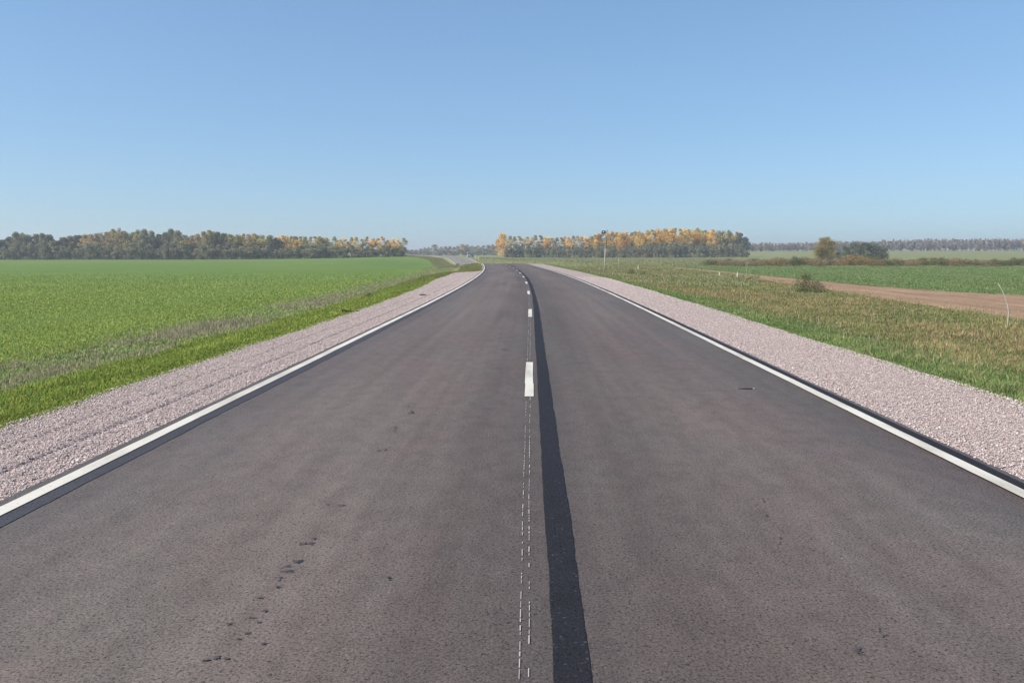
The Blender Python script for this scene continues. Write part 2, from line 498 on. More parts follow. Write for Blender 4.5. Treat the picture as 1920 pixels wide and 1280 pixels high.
def blob(px, py, rx, ry, rot, seed):
    r = np.random.default_rng(seed)
    cx, cy = road_pt(px, py)
    n = 14; a = np.linspace(0, 2 * math.pi, n, endpoint=False)
    k = 1 + r.uniform(-.5, .35, n)
    u, v = np.cos(a) * rx * k, np.sin(a) * ry * k
    c, s = math.cos(rot), math.sin(rot)
    X = cx + u * c - v * s; Y = cy + u * s + v * c
    V = np.stack([X, Y, np.full(n, .0075 + (seed % 7) * .0006)], -1)
    return V
SPOTS = [(556, 1055, .055, .018, .5), (541, 1063, .03, .014, .9), (542, 1073, .035, .014, .3), (524, 1086, .02, .012, .6), (521, 1102, .028, .010, .8),
         (731, 1085, .030, .022, .1), (637, 949, .040, .016, .1), (617, 947, .02, .010, 0), (583, 1020, .04, .012, .3), (590, 1012, .03, .012, .8), (566, 1021, .03, .010, -.2),
         (487, 1121, .04, .009, -.3), (496, 1147, .03, .010, .7), (470, 1160, .04, .010, 0), (431, 1172, .035, .010, -.1), (463, 1188, .035, .010, .4), (449, 1200, .012, .010, 0),
         (485, 1168, .02, .010, 0), (404, 1235, .03, .02, 1.2), (385, 1240, .035, .014, 0), (425, 1238, .03, .012, .2), (720, 845, .05, .02, 0), (1648, 1185, .006, .045, -.6),
         (1655, 1195, .006, .03, -.7), (1462, 1012, .008, .05, -.5), (1432, 940, .02, .02, .3), (1436, 968, .014, .012, 0), (740, 805, .03, .03, 0), (770, 770, .03, .05, 0),
         (930, 686, .09, .03, 0), (943, 643, .12, .05, 0), (495, 1208, .02, .012, .4), (1610, 1222, .014, .04, .6)]
def flecks(name, spots, m, seed, many):
    r = np.random.default_rng(seed); VV = []
    for k, (px, py, rx, ry, ro) in enumerate(spots):
        for q in range(r.integers(*many)):
            f = r.uniform(.12, .5)
            VV.append(blob(px + r.normal(0, 1) * rx * 110, py + r.normal(0, 1) * ry * 90, rx * f, ry * f * r.uniform(.7, 1.3), ro + r.normal(0, .4), seed * 31 + k * 13 + q))
    n = len(VV); VV = np.concatenate(VV)
    link(name, mesh_np(name, VV, np.arange(n * 14).reshape(n, 14), VV[:, :2]), m, road)
flecks('tar_spot', SPOTS[:7], M['tar_edge'], 3, (5, 9))
flecks('stain', SPOTS[7:], M['stain'], 5, (5, 11))

# ------------------------------------------------------------------ dirt track and right-hand field
NEAR = np.array([(14.5, -5), (16.8, 12), (18.2, 29), (19.2, 43), (21.0, 65), (22.6, 86), (24.5, 115), (25.5, 150)])
FAR = np.array([(44, -5), (40, 20), (31.5, 43), (27.6, 52), (26.3, 62), (26.2, 75), (26.6, 95), (27.0, 120), (27.2, 150)])
def near_x(y): return np.interp(y, NEAR[:, 1], NEAR[:, 0])
def far_x(y): return np.interp(y, FAR[:, 1], FAR[:, 0])
ty = np.concatenate([np.arange(-5, 60, .6), np.arange(60, 150, 2)])
def world_strip(name, fs, ys, lift, m, drop=None):
    X = np.stack([f(ys) for f in fs], 1); Y = np.repeat(ys[:, None], X.shape[1], 1)
    Z = H(X, Y) + lift
    if drop is not None: Z = Z - drop(np.linspace(0, 1, X.shape[1])[None, :] + 0 * X, X, Y)
    n, k = X.shape; i = np.arange(n * k).reshape(n, k)
    F = np.stack([i[:-1, :-1], i[:-1, 1:], i[1:, 1:], i[1:, :-1]], -1).reshape(-1, 4)
    return link(name, mesh_np(name, np.stack([X, Y, Z], -1).reshape(-1, 3), F, np.stack([X, Y], -1).reshape(-1, 2), smooth=True), m)
fs = [(lambda t: (lambda y: near_x(y) * (1 - t) + far_x(y) * t + (wob(y, 61, .3, (.4, 1.3, 3)) if t == 0 else 0) + (wob(y, 62, .3, (.4, 1.3, 3)) if t == 1 else 0)))(t) for t in np.linspace(0, 1, 25)]
tr = world_strip('dirt_track', fs, ty, .06, M['dirt'], lambda t, X, Y: .05 * np.exp(-((t - .25) / .04) ** 2) + .05 * np.exp(-((t - .62) / .04) ** 2) + .04 * (t < .02) + .04 * (t > .98))
tag(tr, kind='structure')
ry = np.concatenate([np.arange(26, 60, 1.0), np.arange(60, 156, 2)])
xl = lambda y: np.maximum(far_x(y) - .3, np.interp(y, [100, 156], [26.5, 21.5])) + wob(y, 71, .25, (.3, 1, 2.3))
fs = [(lambda t: (lambda y: xl(y) * (1 - t) + 300 * t))(t) for t in (0, .01, .03, .06, .1, .15, .22, .3, .45, .65, 1)]
crop_r = world_strip('crop_field', fs, ry, .035, M['crop2']); tag(crop_r, kind='structure')

# ------------------------------------------------------------------ loose stones on the shoulders
def stones(name, d0, d1, n, y0, y1, seed, edge=0):
    r = np.random.default_rng(seed)
    y = y0 * (y1 / y0) ** r.random(n)
    u = r.random(n)
    d = d0(y) + (d1(y) - d0(y)) * u
    X = d + xc(y); s = r.uniform(.0038, .0085, n) * (1 + y / 34) * np.where(r.random(n) < .05, 1.8, 1) * (1 + .3 * np.exp(-np.abs(np.abs(d) - 3.75) / .18) + .3 * np.exp(-np.abs(np.where(d < 0, -GL(y), GR(y)) - np.abs(d)) / .15))
    z = H(X, y) - (rutdrop(d, y) if d0(10.0) < 0 else 0)
    base = np.array([(1, 0, 0), (0, 1, 0), (-1, 0, 0), (0, -1, 0), (0, 0, .8), (0, 0, -.5)], float)
    tri = np.array([(0, 1, 4), (1, 2, 4), (2, 3, 4), (3, 0, 4), (1, 0, 5), (2, 1, 5), (3, 2, 5), (0, 3, 5)])
    P = base[None] * np.array([1, 1, .6]) * s[:, None, None] * r.uniform(.6, 1.35, (n, 6, 1))
    a = r.uniform(0, 6.28, n); ca, sa = np.cos(a), np.sin(a)
    x_, y_ = P[..., 0] * ca[:, None] - P[..., 1] * sa[:, None], P[..., 0] * sa[:, None] + P[..., 1] * ca[:, None]
    tl = r.uniform(-.5, .5, n)
    z_ = P[..., 2] + x_ * tl[:, None]
    V = np.stack([x_ + X[:, None], y_ + y[:, None], z_ + z[:, None] + s[:, None] * .25], -1).reshape(-1, 3)
    F = (tri[None] + (np.arange(n) * 6)[:, None, None]).reshape(-1, 3)
    pal = np.array([(.48, .385, .355), (.55, .455, .42), (.42, .325, .30), (.64, .575, .535), (.27, .24, .225), (.51, .46, .42)])
    c = pal[r.choice(6, n, p=[.28, .24, .18, .12, .08, .10])] * r.uniform(.8, 1.15, (n, 1))
    o = link(name, mesh_np(name, V, F, col=np.repeat(c, 6, 0)), M['stone'])
    tag(o, kind='stuff')
    return o
s1 = stones('gravel_stones', lambda y: GL(y) - .10, lambda y: -3.66 + 0 * y, 100000, 3.5, 60, 5)
tag(s1, 'loose pinkish crushed stone lying on the rutted left gravel shoulder', 'gravel')
s2 = stones('gravel_stones', lambda y: 3.775 + 0 * y, lambda y: GR(y) + .10, 120000, 3.5, 60, 6)
tag(s2, 'loose pinkish crushed stone lying on the smooth right gravel shoulder', 'gravel')

# ------------------------------------------------------------------ grass
def in_view(X, Y, m=240):
    p = X / np.maximum(Y, .5) * FPX + VPX
    return (p > -m) & (p < 1920 + m)

def blades(name, X, Y, hgt, wid, colr, seed, lean=.35, two=True, lift=0.0):
    r = np.random.default_rng(seed); n = len(X)
    z = H(X, Y) - .01 + lift
    a = r.uniform(0, 6.28, n); la = r.uniform(0, 6.28, n); lm = np.abs(r.normal(0, lean, n)) * hgt
    wx, wy = np.cos(a) * wid, np.sin(a) * wid
    lx, ly = np.cos(la) * lm, np.sin(la) * lm
    P0 = np.stack([X - wx, Y - wy, z], -1); P1 = np.stack([X + wx, Y + wy, z], -1)
    k = .55
    P2 = np.stack([X + wx * .8 + lx * .35, Y + wy * .8 + ly * .35, z + hgt * k], -1)
    P3 = np.stack([X - wx * .8 + lx * .35, Y - wy * .8 + ly * .35, z + hgt * k], -1)
    P4 = np.stack([X + lx, Y + ly, z + hgt * (1 - .25 * lm / hgt)], -1)
    V = np.stack([P0, P1, P2, P3, P4], 1).reshape(-1, 3)
    b = (np.arange(n) * 5)[:, None]
    F = [b + np.array([[0, 1, 2, 3]]), b + np.array([[3, 2, 4]])]
    me = mesh_np(name, V, F, col=np.repeat(colr, 5, 0))
    o = link(name, me, M['blade']); tag(o, kind='stuff')
    return o

def pick(r, n, pal, p, jit=.18):
    pal = np.array(pal)
    return pal[r.choice(len(pal), n, p=p)] * r.uniform(1 - jit, 1 + jit, (n, 1))

def clump_noise(X, Y, s, seed):
    r = np.random.default_rng(seed); v = 0
    for k in range(5):
        a = r.uniform(0, 6.28); f = s * r.uniform(.6, 2.2)
        v = v + np.sin((X * math.cos(a) + Y * math.sin(a)) * f + r.uniform(0, 6.28))
    return v / 5

GREEN = [(0.220, 0.300, 0.056), (0.293, 0.348, 0.063), (0.162, 0.240, 0.050), (0.367, 0.336, 0.084)]
OLIVE = [(0.240, 0.215, 0.079), (0.312, 0.247, 0.116), (0.186, 0.184, 0.063), (0.360, 0.252, 0.142), (0.408, 0.294, 0.189)]
DEEP = [(0.255, 0.329, 0.073), (0.319, 0.374, 0.081), (0.371, 0.398, 0.106)]

r = np.random.default_rng(41)
# left verge: bright green leafy grass on the bank
n = 170000
y = 5.0 * (150 / 5.0) ** r.random(n); d = GL(y) + .03 - r.random(n) ** 1.1 * (2.6 + .5 * np.sin(y * .9) * np.sin(y * .23)) + (r.random(n) < .035) * r.exponential(.16, n)
X = d + xc(y); k = in_view(X, y); X, y, d = X[k], y[k], d[k]; n = len(X)
cn = clump_noise(X, y, 2.2, 1)
edge = np.clip((GL(y) - d) / .4, .35, 1)
o = blades('verge_grass', X, y, r.uniform(.04, .11, n) * (1 + .5 * cn) * edge * (1 + y / 90), r.uniform(.004, .008, n) * (1 + y / 11), (pick(r, n, GREEN, [.3, .3, .25, .15], .25) * (1 + .3 * cn[:, None])) * (1 - .65 * sstep((y - 30) / 50))[:, None] + np.array([(.15, .135, .065)]) * sstep((y - 35) / 60)[:, None], 1, .6)
tag(o, 'bright green leafy grass on the bank beside the left gravel', 'grass')
# dry brown weeds between verge and crop
n = 60000
y = 6.0 * (150 / 6.0) ** r.random(n); d = -9.7 + r.normal(0, .85, n)
X = d + xc(y); cn = clump_noise(X, y, .55, 2)
cn = cn + .5 * clump_noise(X, y, 2.6, 22)
k = in_view(X, y) & (cn > -.30 + .35 * r.random(n)) & (d < -7.6); X, y, cn = X[k], y[k], cn[k]; n = len(X)
o = blades('dry_weeds', X, y, r.uniform(.04, .14, n) * (1.2 + .6 * cn), r.uniform(.0012, .0035, n) * (1 + y / 5), pick(r, n, [(.38, .32, .21), (.30, .26, .17), (.44, .37, .26), (.28, .31, .13)], [.35, .25, .2, .2]), 2, .35)
tag(o, 'dry brown weed stalks between the left verge and the crop', 'weeds')
# low green-brown undergrowth
n = 60000
y = 6.0 * (150 / 6.0) ** r.random(n); d = -8.2 - r.random(n) * 4
X = d + xc(y); k = in_view(X, y); X, y = X[k], y[k]; n = len(X)
o = blades('undergrowth', X, y, r.uniform(.04, .10, n) * (1 + y / 120), r.uniform(.005, .009, n) * (1 + y / 8), pick(r, n, [(.26, .33, .11), (.38, .34, .20), (.24, .35, .09)], [.4, .3, .3]), 3, .6)
tag(o, 'low green and brown ground cover at the crop edge', 'ground cover')
# left crop, short and dense
n = 300000
y = 7.0 * (190 / 7.0) ** r.random(n); ul = r.random(n); X = -11 + xc(y) - ul * (y * .78 + 3)
k = in_view(X, y) & (r.random(n) < 1 - sstep((y - 22) / 90)); X, y = X[k], y[k]; n = len(X); cn = clump_noise(X, y, .35, 4)
o = blades('crop_shoots', X, y, r.uniform(.04, .085, n) * (1 + y / 150), r.uniform(.003, .0055, n) * (1 + y / 9), pick(r, n, DEEP, [.35, .4, .25], .10) * (1 + .10 * cn[:, None]), 4, .6, lift=.03)
tag(o, 'short bright green shoots of the left crop', 'crop')
# right verge: tall dry olive grass
n = 460000
y = 5.5 * (190 / 5.5) ** r.random(n); u = r.random(n)
d0 = GR(y) - .03; dmax = np.maximum(near_x(y) + .2 + r.exponential(.7, n) * (r.random(n) < .5) - xc(y), d0 + 3) ; d = d0 + (dmax - d0) * u - (u < .06) * (r.random(n) < .12) * r.exponential(.16, n)
X = d + xc(y); k = in_view(X, y); X, y, d, d0 = X[k], y[k], d[k], d0[k]; n = len(X)
c1 = clump_noise(X, y, 1.2, 5); c2 = clump_noise(X, y, .3, 6)
e = np.clip((d - d0) / 3.8 + c1 * .40 + c2 * .25, 0, 1)                 # 0 at the gravel: green, 1: dry
green = pick(r, n, [(.155, .23, .075), (.20, .27, .085), (.12, .18, .055)], [.4, .3, .3])
dry = pick(r, n, OLIVE, [.28, .27, .15, .18, .12])
isg = (r.random(n) > e * (.68 + .35 * c2 + .25 * c1))[:, None]
c3 = clump_noise(X, y, 4.5, 16)
colr = np.where(isg, green, dry) * (1.04 + .25 * c1[:, None] + .40 * c3[:, None])
edge = np.clip((d - d0) / .5, .3, 1)
hh = r.uniform(.035, .115, n) * (1 + .5 * c1) * (1 + .9 * e * r.random(n)) * edge
o = blades('meadow_grass', X, y, hh, r.uniform(.002, .0045, n) * (1 + y / 12), colr, 5, 1.0)
tag(o, 'uncut olive and straw grass between the right gravel and the dirt track', 'grass')
# tall dry stalks
n = 5500
y = 7 * (120 / 7.0) ** r.random(n); d0 = GR(y) + .9; dm = near_x(y) + .8 - xc(y); d = d0 + (dm - d0) * r.random(n)
X = d + xc(y); cn = clump_noise(X, y, .8, 31); k = in_view(X, y) & (cn > -.05); X, y = X[k], y[k]; n = len(X)
o = blades('dry_stalks', X, y, r.uniform(.14, .34, n), r.uniform(.0012, .0022, n) * (1 + y / 9), pick(r, n, [(.42, .34, .21), (.34, .26, .17), (.25, .20, .13), (.50, .42, .28)], [.35, .3, .2, .15]), 15, .25)
tag(o, 'tall dry straw stalks standing above the right verge grass', 'grass')
# right crop
n = 200000
y = 30 * (156 / 30.0) ** r.random(n); u = r.random(n); X = xl(y) + .3 + u * (y * .78)
k = in_view(X, y); X, y = X[k], y[k]; n = len(X); cn = clump_noise(X, y, .6, 7)
o = blades('crop_leaves', X, y, r.uniform(.06, .14, n), r.uniform(.008, .015, n) * (1 + y / 40), pick(r, n, [(0.134, 0.210, 0.068), (0.181, 0.248, 0.089), (0.242, 0.259, 0.126)], [.4, .35, .25]) * (1 + .2 * cn[:, None]), 6, .6, lift=.03)
tag(o, 'leafy green crop in the field beyond the dirt track', 'crop')
# straw tufts along the track's far part and the rough meadow up to the grove
n = 90000
y = 60 * (480 / 60.0) ** r.random(n); px = r.uniform(900, 1420, n); X = (px - VPX) / FPX * y
dd = X - xc(y)
k = (dd > 8) & ~((X > 25) & (y < 158)); X, y = X[k], y[k]; n = len(X); cn = clump_noise(X, y, .12, 8)
o = blades('rough_grass', X, y, r.uniform(.08, .24, n) * (1 + .4 * cn), r.uniform(.015, .035, n) * (1 + y / 100), pick(r, n, [(.23, .24, .10), (.29, .27, .14), (.18, .22, .085), (.34, .29, .19)], [.4, .25, .25, .1]) * (1 + .2 * cn[:, None]), 7, .5)
tag(o, 'rough olive meadow grass reaching from the road to the orange grove', 'grass')
n = 50000
y = 120 * (480 / 120.0) ** r.random(n); X = xc(y) - 5 - r.random(n) ** .9 * 5.5
o = blades('rough_grass', X, y, r.uniform(.08, .25, n), r.uniform(.015, .035, n) * (1 + y / 100), pick(r, n, [(.24, .24, .11), (.30, .25, .15), (.18, .23, .08)], [.4, .3, .3]), 8, .5)
tag(o, 'rough brownish grass on the inside of the distant bend', 'grass')

# ------------------------------------------------------------------ trees
def tube_np(pts, radii, seg=7):
    V, F = [], []
    pts = [np.array(p, float) for p in pts]
    for i, (p, rd) in enumerate(zip(pts, radii)):
        t = pts[min(i + 1, len(pts) - 1)] - pts[max(i - 1, 0)]; t /= np.linalg.norm(t)
        a = np.cross(t, (0, 1, 0) if abs(t[1]) < .9 else (1, 0, 0)); a /= np.linalg.norm(a); b = np.cross(t, a)
        for k in range(seg):
            th = 2 * math.pi * k / seg
            V.append(p + (a * math.cos(th) + b * math.sin(th)) * rd)
    for i in range(len(pts) - 1):
        for k in range(seg):
            F.append((i * seg + k, i * seg + (k + 1) % seg, (i + 1) * seg + (k + 1) % seg, (i + 1) * seg + k))
    return np.array(V), np.array(F)

def join_np(parts):
    V, F, n = [], [], 0
    for v, f in parts:
        V.append(v); F.append(f + n); n += len(v)
    return np.concatenate(V), np.concatenate(F)

def trunk_mesh(name, h, rad, limbs, seed, lo=.3, stems=1, spread=.25):
    r = np.random.default_rng(seed); parts = []
    for s_ in range(stems):
        bx, by = (0, 0) if stems == 1 else (r.uniform(-.4, .4), r.uniform(-.4, .4))
        p = [(bx, by, -.4)]
        for k in range(1, 6):
            p.append((bx + r.normal(0, .012 * h) * k / 3, by + r.normal(0, .012 * h) * k / 3, h * .92 * k / 5))
        rr = rad * (1 if stems == 1 else .6)
        parts.append(tube_np(p, [rr * 1.25, rr, rr * .8, rr * .6, rr * .35, rr * .12]))
        for k in range(limbs):
            t = r.uniform(lo, .85); i = min(int(t * 5), 4); q = np.array(p[i]) + (np.array(p[i + 1]) - np.array(p[i])) * (t * 5 - i)
            a = r.uniform(0, 6.28); L = h * spread * r.uniform(.6, 1.1) * (1.1 - t * .6)
            e = q + np.array([math.cos(a) * L, math.sin(a) * L, L * r.uniform(.5, 1.2)])
            parts.append(tube_np([q, (q + e) / 2 + (0, 0, -.04 * L), e], [rr * .35, rr * .22, rr * .06], 5))
    V, F = join_np(parts)
    return mesh_np(name, V, F, smooth=True)

def crown_mesh(name, h, w, z0, nclump, nleaf, leaf, pal_low, pal_top, split, seed, shape='oval', fill=1.0):
    """leaf faces gathered in clumps through the crown volume; pal_top takes over above height fraction split"""
    r = np.random.default_rng(seed)
    C_, Rr = [], []
    while len(C_) < nclump:
        t = r.random()
        if shape == 'oval': env = math.sin(math.pi * min(1, (.12 + .88 * t) ** .8)) ** .6
        elif shape == 'cone': env = (1 - t) ** .7 * .95 + .1
        elif shape == 'low': env = math.sqrt(max(0, 1 - t ** 2.2))
        elif shape == 'top': env = (math.sin(math.pi * min(1, .15 + .85 * t)) ** .7) * (.55 + .45 * min(1, t * 1.6))
        else: env = .8
        a = r.uniform(0, 6.28); q = math.sqrt(r.random()) * .85
        R_ = w / 2 * env * q
        C_.append((math.cos(a) * R_, math.sin(a) * R_, z0 + (h - z0) * t))
        Rr.append(r.uniform(.14, .24) * w * (.75 + .45 * env))
    C_ = np.array(C_); Rr = np.array(Rr)
    ci = r.integers(0, nclump, nleaf)
    v = r.normal(size=(nleaf, 3)); v /= np.linalg.norm(v, axis=1, keepdims=True)
    P = C_[ci] + v * (Rr[ci] * r.random(nleaf) ** .45 * fill)[:, None] * np.array([1, 1, .8])
    P[:, 2] = np.maximum(P[:, 2], .15)
    a = r.normal(size=(nleaf, 3)); a /= np.linalg.norm(a, axis=1, keepdims=True)
    b = np.cross(a, r.normal(size=(nleaf, 3))); b /= np.linalg.norm(b, axis=1, keepdims=True)
    s = (leaf * r.uniform(.5, 1.2, nleaf))[:, None]
    V = np.stack([P - a * s, P - b * s * .6, P + a * s, P + b * s * .6], 1).reshape(-1, 3)
    F = np.arange(nleaf * 4).reshape(-1, 4)
    t = (P[:, 2] - z0 * .5) / (h - z0 * .5)
    cl = r.random(nclump)[ci]
    top = (t + (cl - .5) * .35 > split)
    pl, pt = np.array(pal_low), np.array(pal_top)
    c = np.where(top[:, None], pt[(cl * 997).astype(int) % len(pt)], pl[(cl * 991).astype(int) % len(pl)])
    c = c * (.75 + .5 * (cl * 37 % 1))[:, None] * r.uniform(.82, 1.18, (nleaf, 1))
    return mesh_np(name, V, F, col=np.repeat(c, 4, 0))

ORG = [(0.756, 0.474, 0.071), (0.665, 0.398, 0.071), (0.786, 0.568, 0.112), (0.575, 0.454, 0.112)]
RUST = [(0.470, 0.345, 0.168), (0.393, 0.299, 0.183), (0.530, 0.437, 0.208), (0.274, 0.287, 0.155)]
OLV = [(0.492, 0.421, 0.164), (0.393, 0.374, 0.151), (0.589, 0.481, 0.194)]
GRN = [(0.212, 0.240, 0.140), (0.274, 0.285, 0.158), (0.166, 0.193, 0.129), (0.361, 0.330, 0.184)]
DRK = [(0.118, 0.152, 0.114), (0.155, 0.176, 0.127), (0.190, 0.208, 0.132)]
YGR = [(0.311, 0.248, 0.063), (0.221, 0.197, 0.057), (0.389, 0.286, 0.068), (0.156, 0.156, 0.051)]
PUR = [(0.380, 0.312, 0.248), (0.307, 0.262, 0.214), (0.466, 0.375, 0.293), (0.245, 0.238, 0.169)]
PALE = [(0.491, 0.451, 0.225), (0.637, 0.526, 0.225), (0.368, 0.362, 0.181), (0.735, 0.551, 0.204)]

proto_cache = {}
DEFS = {  # name: kinds of variant
 'broad_green':  dict(h=12, w=8.0, z0=.8, nc=52, nl=3400, leaf=.32, lo=GRN, hi=GRN, sp=.5, shape='oval', bark='bark_dark', rad=.22),
 'dark_green':   dict(h=12, w=6.0, z0=.6, nc=46, nl=3200, leaf=.32, lo=DRK, hi=DRK, sp=.5, shape='oval', bark='bark_dark', rad=.2),
 'rust':         dict(h=12, w=6.5, z0=1.2, nc=38, nl=2200, leaf=.30, lo=OLV, hi=RUST, sp=.45, shape='oval', bark='bark_pale', rad=.16),
 'olive':        dict(h=12, w=7.5, z0=.8, nc=48, nl=3200, leaf=.32, lo=GRN, hi=OLV, sp=.5, shape='oval', bark='bark_dark', rad=.2),
 'orange_top':   dict(h=12, w=6.2, z0=2.2, nc=34, nl=2400, leaf=.30, lo=OLV, hi=ORG, sp=.45, shape='top', bark='bark_pale', rad=.14),
 'orange_full':  dict(h=12, w=7.0, z0=.8, nc=44, nl=2400, leaf=.30, lo=ORG, hi=ORG, sp=.5, shape='oval', bark='bark_pale', rad=.2),
 'pale_birch':   dict(h=12, w=4.6, z0=2.0, nc=28, nl=1500, leaf=.28, lo=GRN, hi=PALE, sp=.5, shape='top', bark='bark_pale', rad=.13),
 'understory':   dict(h=6, w=6.0, z0=.1, nc=34, nl=1900, leaf=.28, lo=GRN, hi=GRN, sp=.5, shape='low', bark='bark_dark', rad=.1),
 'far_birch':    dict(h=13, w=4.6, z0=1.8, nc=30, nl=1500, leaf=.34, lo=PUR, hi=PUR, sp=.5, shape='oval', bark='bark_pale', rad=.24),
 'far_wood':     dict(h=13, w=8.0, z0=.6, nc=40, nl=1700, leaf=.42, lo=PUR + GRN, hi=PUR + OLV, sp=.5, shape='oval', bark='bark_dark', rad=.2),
 'far_round':    dict(h=13, w=10.0, z0=.6, nc=46, nl=2200, leaf=.40, lo=GRN, hi=GRN + OLV, sp=.5, shape='oval', bark='bark_dark', rad=.22),
 'yellow_green': dict(h=9, w=8.6, z0=.4, nc=60, nl=4200, leaf=.24, lo=YGR, hi=YGR, sp=.5, shape='low', bark='bark_dark', rad=.2),
 'willow_dark':  dict(h=7, w=8.0, z0=.2, nc=50, nl=3000, leaf=.24, lo=DRK + GRN, hi=DRK, sp=.5, shape='low', bark='bark_dark', rad=.15),
 'scrub_brown':  dict(h=2.0, w=3.6, z0=.05, nc=34, nl=1500, leaf=.085, lo=[(0.238, 0.190, 0.112), (0.178, 0.165, 0.088), (0.289, 0.223, 0.144)], hi=[(0.255, 0.214, 0.112), (0.340, 0.247, 0.160)], sp=.5, shape='low', bark='bark_dark', rad=.03),
 'scrub_green':  dict(h=2.0, w=3.6, z0=.05, nc=34, nl=1500, leaf=.085, lo=[(0.102, 0.132, 0.056), (0.145, 0.157, 0.072)], hi=[(0.145, 0.157, 0.072), (0.204, 0.190, 0.088)], sp=.5, shape='low', bark='bark_dark', rad=.03),
 'scrub_orange': dict(h=2.0, w=3.6, z0=.05, nc=34, nl=1500, leaf=.085, lo=[(0.212, 0.168, 0.088), (0.292, 0.210, 0.088)], hi=[(0.371, 0.267, 0.106), (0.265, 0.196, 0.088)], sp=.5, shape='low', bark='bark_dark', rad=.03),
}
def proto(kind, variant):
    key = (kind, variant)
    if key not in proto_cache:
        D = DEFS[kind]; sd_ = hash_(kind) + variant * 17
        scrub = kind.startswith('scrub') or kind in ('understory', 'willow_dark')
        tm = trunk_mesh(kind + '_trunk', D['h'], D['rad'], 3 if scrub else 9, sd_, .15 if scrub else .3, 4 if scrub else 1)
        tm.materials.append(M[D['bark']])
        cm = crown_mesh(kind + '_crown', D['h'], D['w'], D['z0'], D['nc'], D['nl'], D['leaf'], D['lo'], D['hi'], D['sp'], sd_ + 5, D['shape'])
        cm.materials.append(M['leaf'])
        proto_cache[key] = (tm, cm)
    return proto_cache[key]
def hash_(s): return sum((i + 3) * ord(c) for i, c in enumerate(s)) % 9973

trees = []
def plant(kind, px, Z, hpx, wpx, label, group, name='tree', cat='tree', variant=None, sink=0):
    """a tree hpx photo pixels tall and wpx wide, standing on the land at distance Z"""
    D = DEFS[kind]
    v = random.randrange(3) if variant is None else variant
    tm, cm = proto(kind, v)
    x, y, z = at(px, Z)
    h = hpx * Z / FPX; w = wpx * Z / FPX
    e = empty(name, (x, y, z - sink), random.uniform(0, 6.28))
    e.scale = (w / D['w'], w / D['w'], h / D['h'])
    tag(e, label, cat, group)
    for nm, me in (('stem' if kind.startswith('scrub') else 'trunk', tm), ('crown', cm)):
        c = bpy.data.objects.new(nm, me); COL.objects.link(c); c.parent = e
    trees.append(e)
    return e

def ordn(n):
    return f"{n}{'th' if 10 <= n % 100 <= 20 else {1: 'st', 2: 'nd', 3: 'rd'}.get(n % 10, 'th')}"

# left wood line: top edge of the crowns in the photo, and what grows where
LTOP = ([-60, 0, 10, 20, 50, 85, 98, 110, 130, 148, 170, 190, 208, 222, 240, 262, 275, 300, 320, 340, 350, 375, 402, 425, 470, 520, 545, 600, 650, 700, 745, 768],
        [445, 451, 444, 439, 441, 440, 452, 447, 443, 441, 439, 438, 434, 431, 440, 431, 433, 441, 432, 436, 446, 437, 434, 441, 441, 444, 443, 445, 446, 445, 447, 449])
LBASE = ([-60, 400, 600, 768], [487.5, 487, 484.5, 480.5])
def left_kind(px):
    if px < 12: return 'dark_green'
    if px < 150: return random.choice(['broad_green', 'broad_green', 'dark_green', 'olive'])
    if px < 195: return 'rust'
    if px < 245: return random.choice(['olive', 'rust'])
    if px < 345: return random.choice(['broad_green', 'olive', 'dark_green'])
    if px < 400: return random.choice(['olive', 'rust'])
    if px < 425: return 'dark_green'
    if px < 500: return random.choice(['orange_top', 'rust', 'olive'])
    if px < 515: return 'broad_green'
    if px < 560: return 'orange_top'
    if px < 630: return random.choice(['pale_birch', 'rust', 'olive'])
    return random.choice(['orange_top', 'pale_birch', 'orange_top'])
DESC = {'broad_green': 'broad grey-green tree', 'dark_green': 'dark bluish green tree', 'rust': 'thin-leaved rust brown birch',
        'olive': 'round olive tree', 'orange_top': 'slim tree with an orange crown top', 'pale_birch': 'slim pale straw-coloured birch',
        'understory': 'low grey-green tree'}
px = -40.0; i = 1
while px < 762:
    kind = left_kind(px)
    w = {'orange_top': 19, 'pale_birch': 18, 'rust': 24}.get(kind, 30) * random.uniform(.85, 1.15)
    Z = np.interp(px, [0, 400, 768], [362, 378, 398]) + random.uniform(-4, 4)
    top = np.interp(px, *LTOP) + random.uniform(-1, 2)
    base = np.interp(px, *LBASE)
    if px > -30: lab = f"{DESC[kind]}, {ordn(i)} tall tree from left in left wood"; i += 1
    else: lab = f"{DESC[kind]}, cut off by the left edge of the picture"
    plant(kind, px, Z, base - top, w, lab, 'tall trees along the front of the left wood')
    px += w * (.44 if px < 620 else .55)
px = -30; i = 1
while px < 764:                                  # low trees filling the foot of the wood
    w = random.uniform(18, 28); Z = np.interp(px, [0, 400, 768], [354, 370, 392])
    top = np.interp(px, *LTOP); base = np.interp(px, *LBASE)
    fr = random.uniform(.38, .62) if px > 100 else random.uniform(.5, .8)
    plant('understory', px, Z, (base - top) * fr, w, f"low grey-green tree, {ordn(i)} from left at the foot of the left wood", 'low trees at the foot of the left wood')
    i += 1; px += w * .62
for px in np.arange(-40, 560, 17):               # back of the wood
    Z = 384 + random.uniform(0, 12); top = np.interp(px, *LTOP) + 3; base = np.interp(px, *LBASE)
    plant(random.choice(['broad_green', 'dark_green', 'olive']), px, Z, base - top, 28, 'tree standing in the back of the left wood, mostly behind others', 'trees in the back of the left wood')

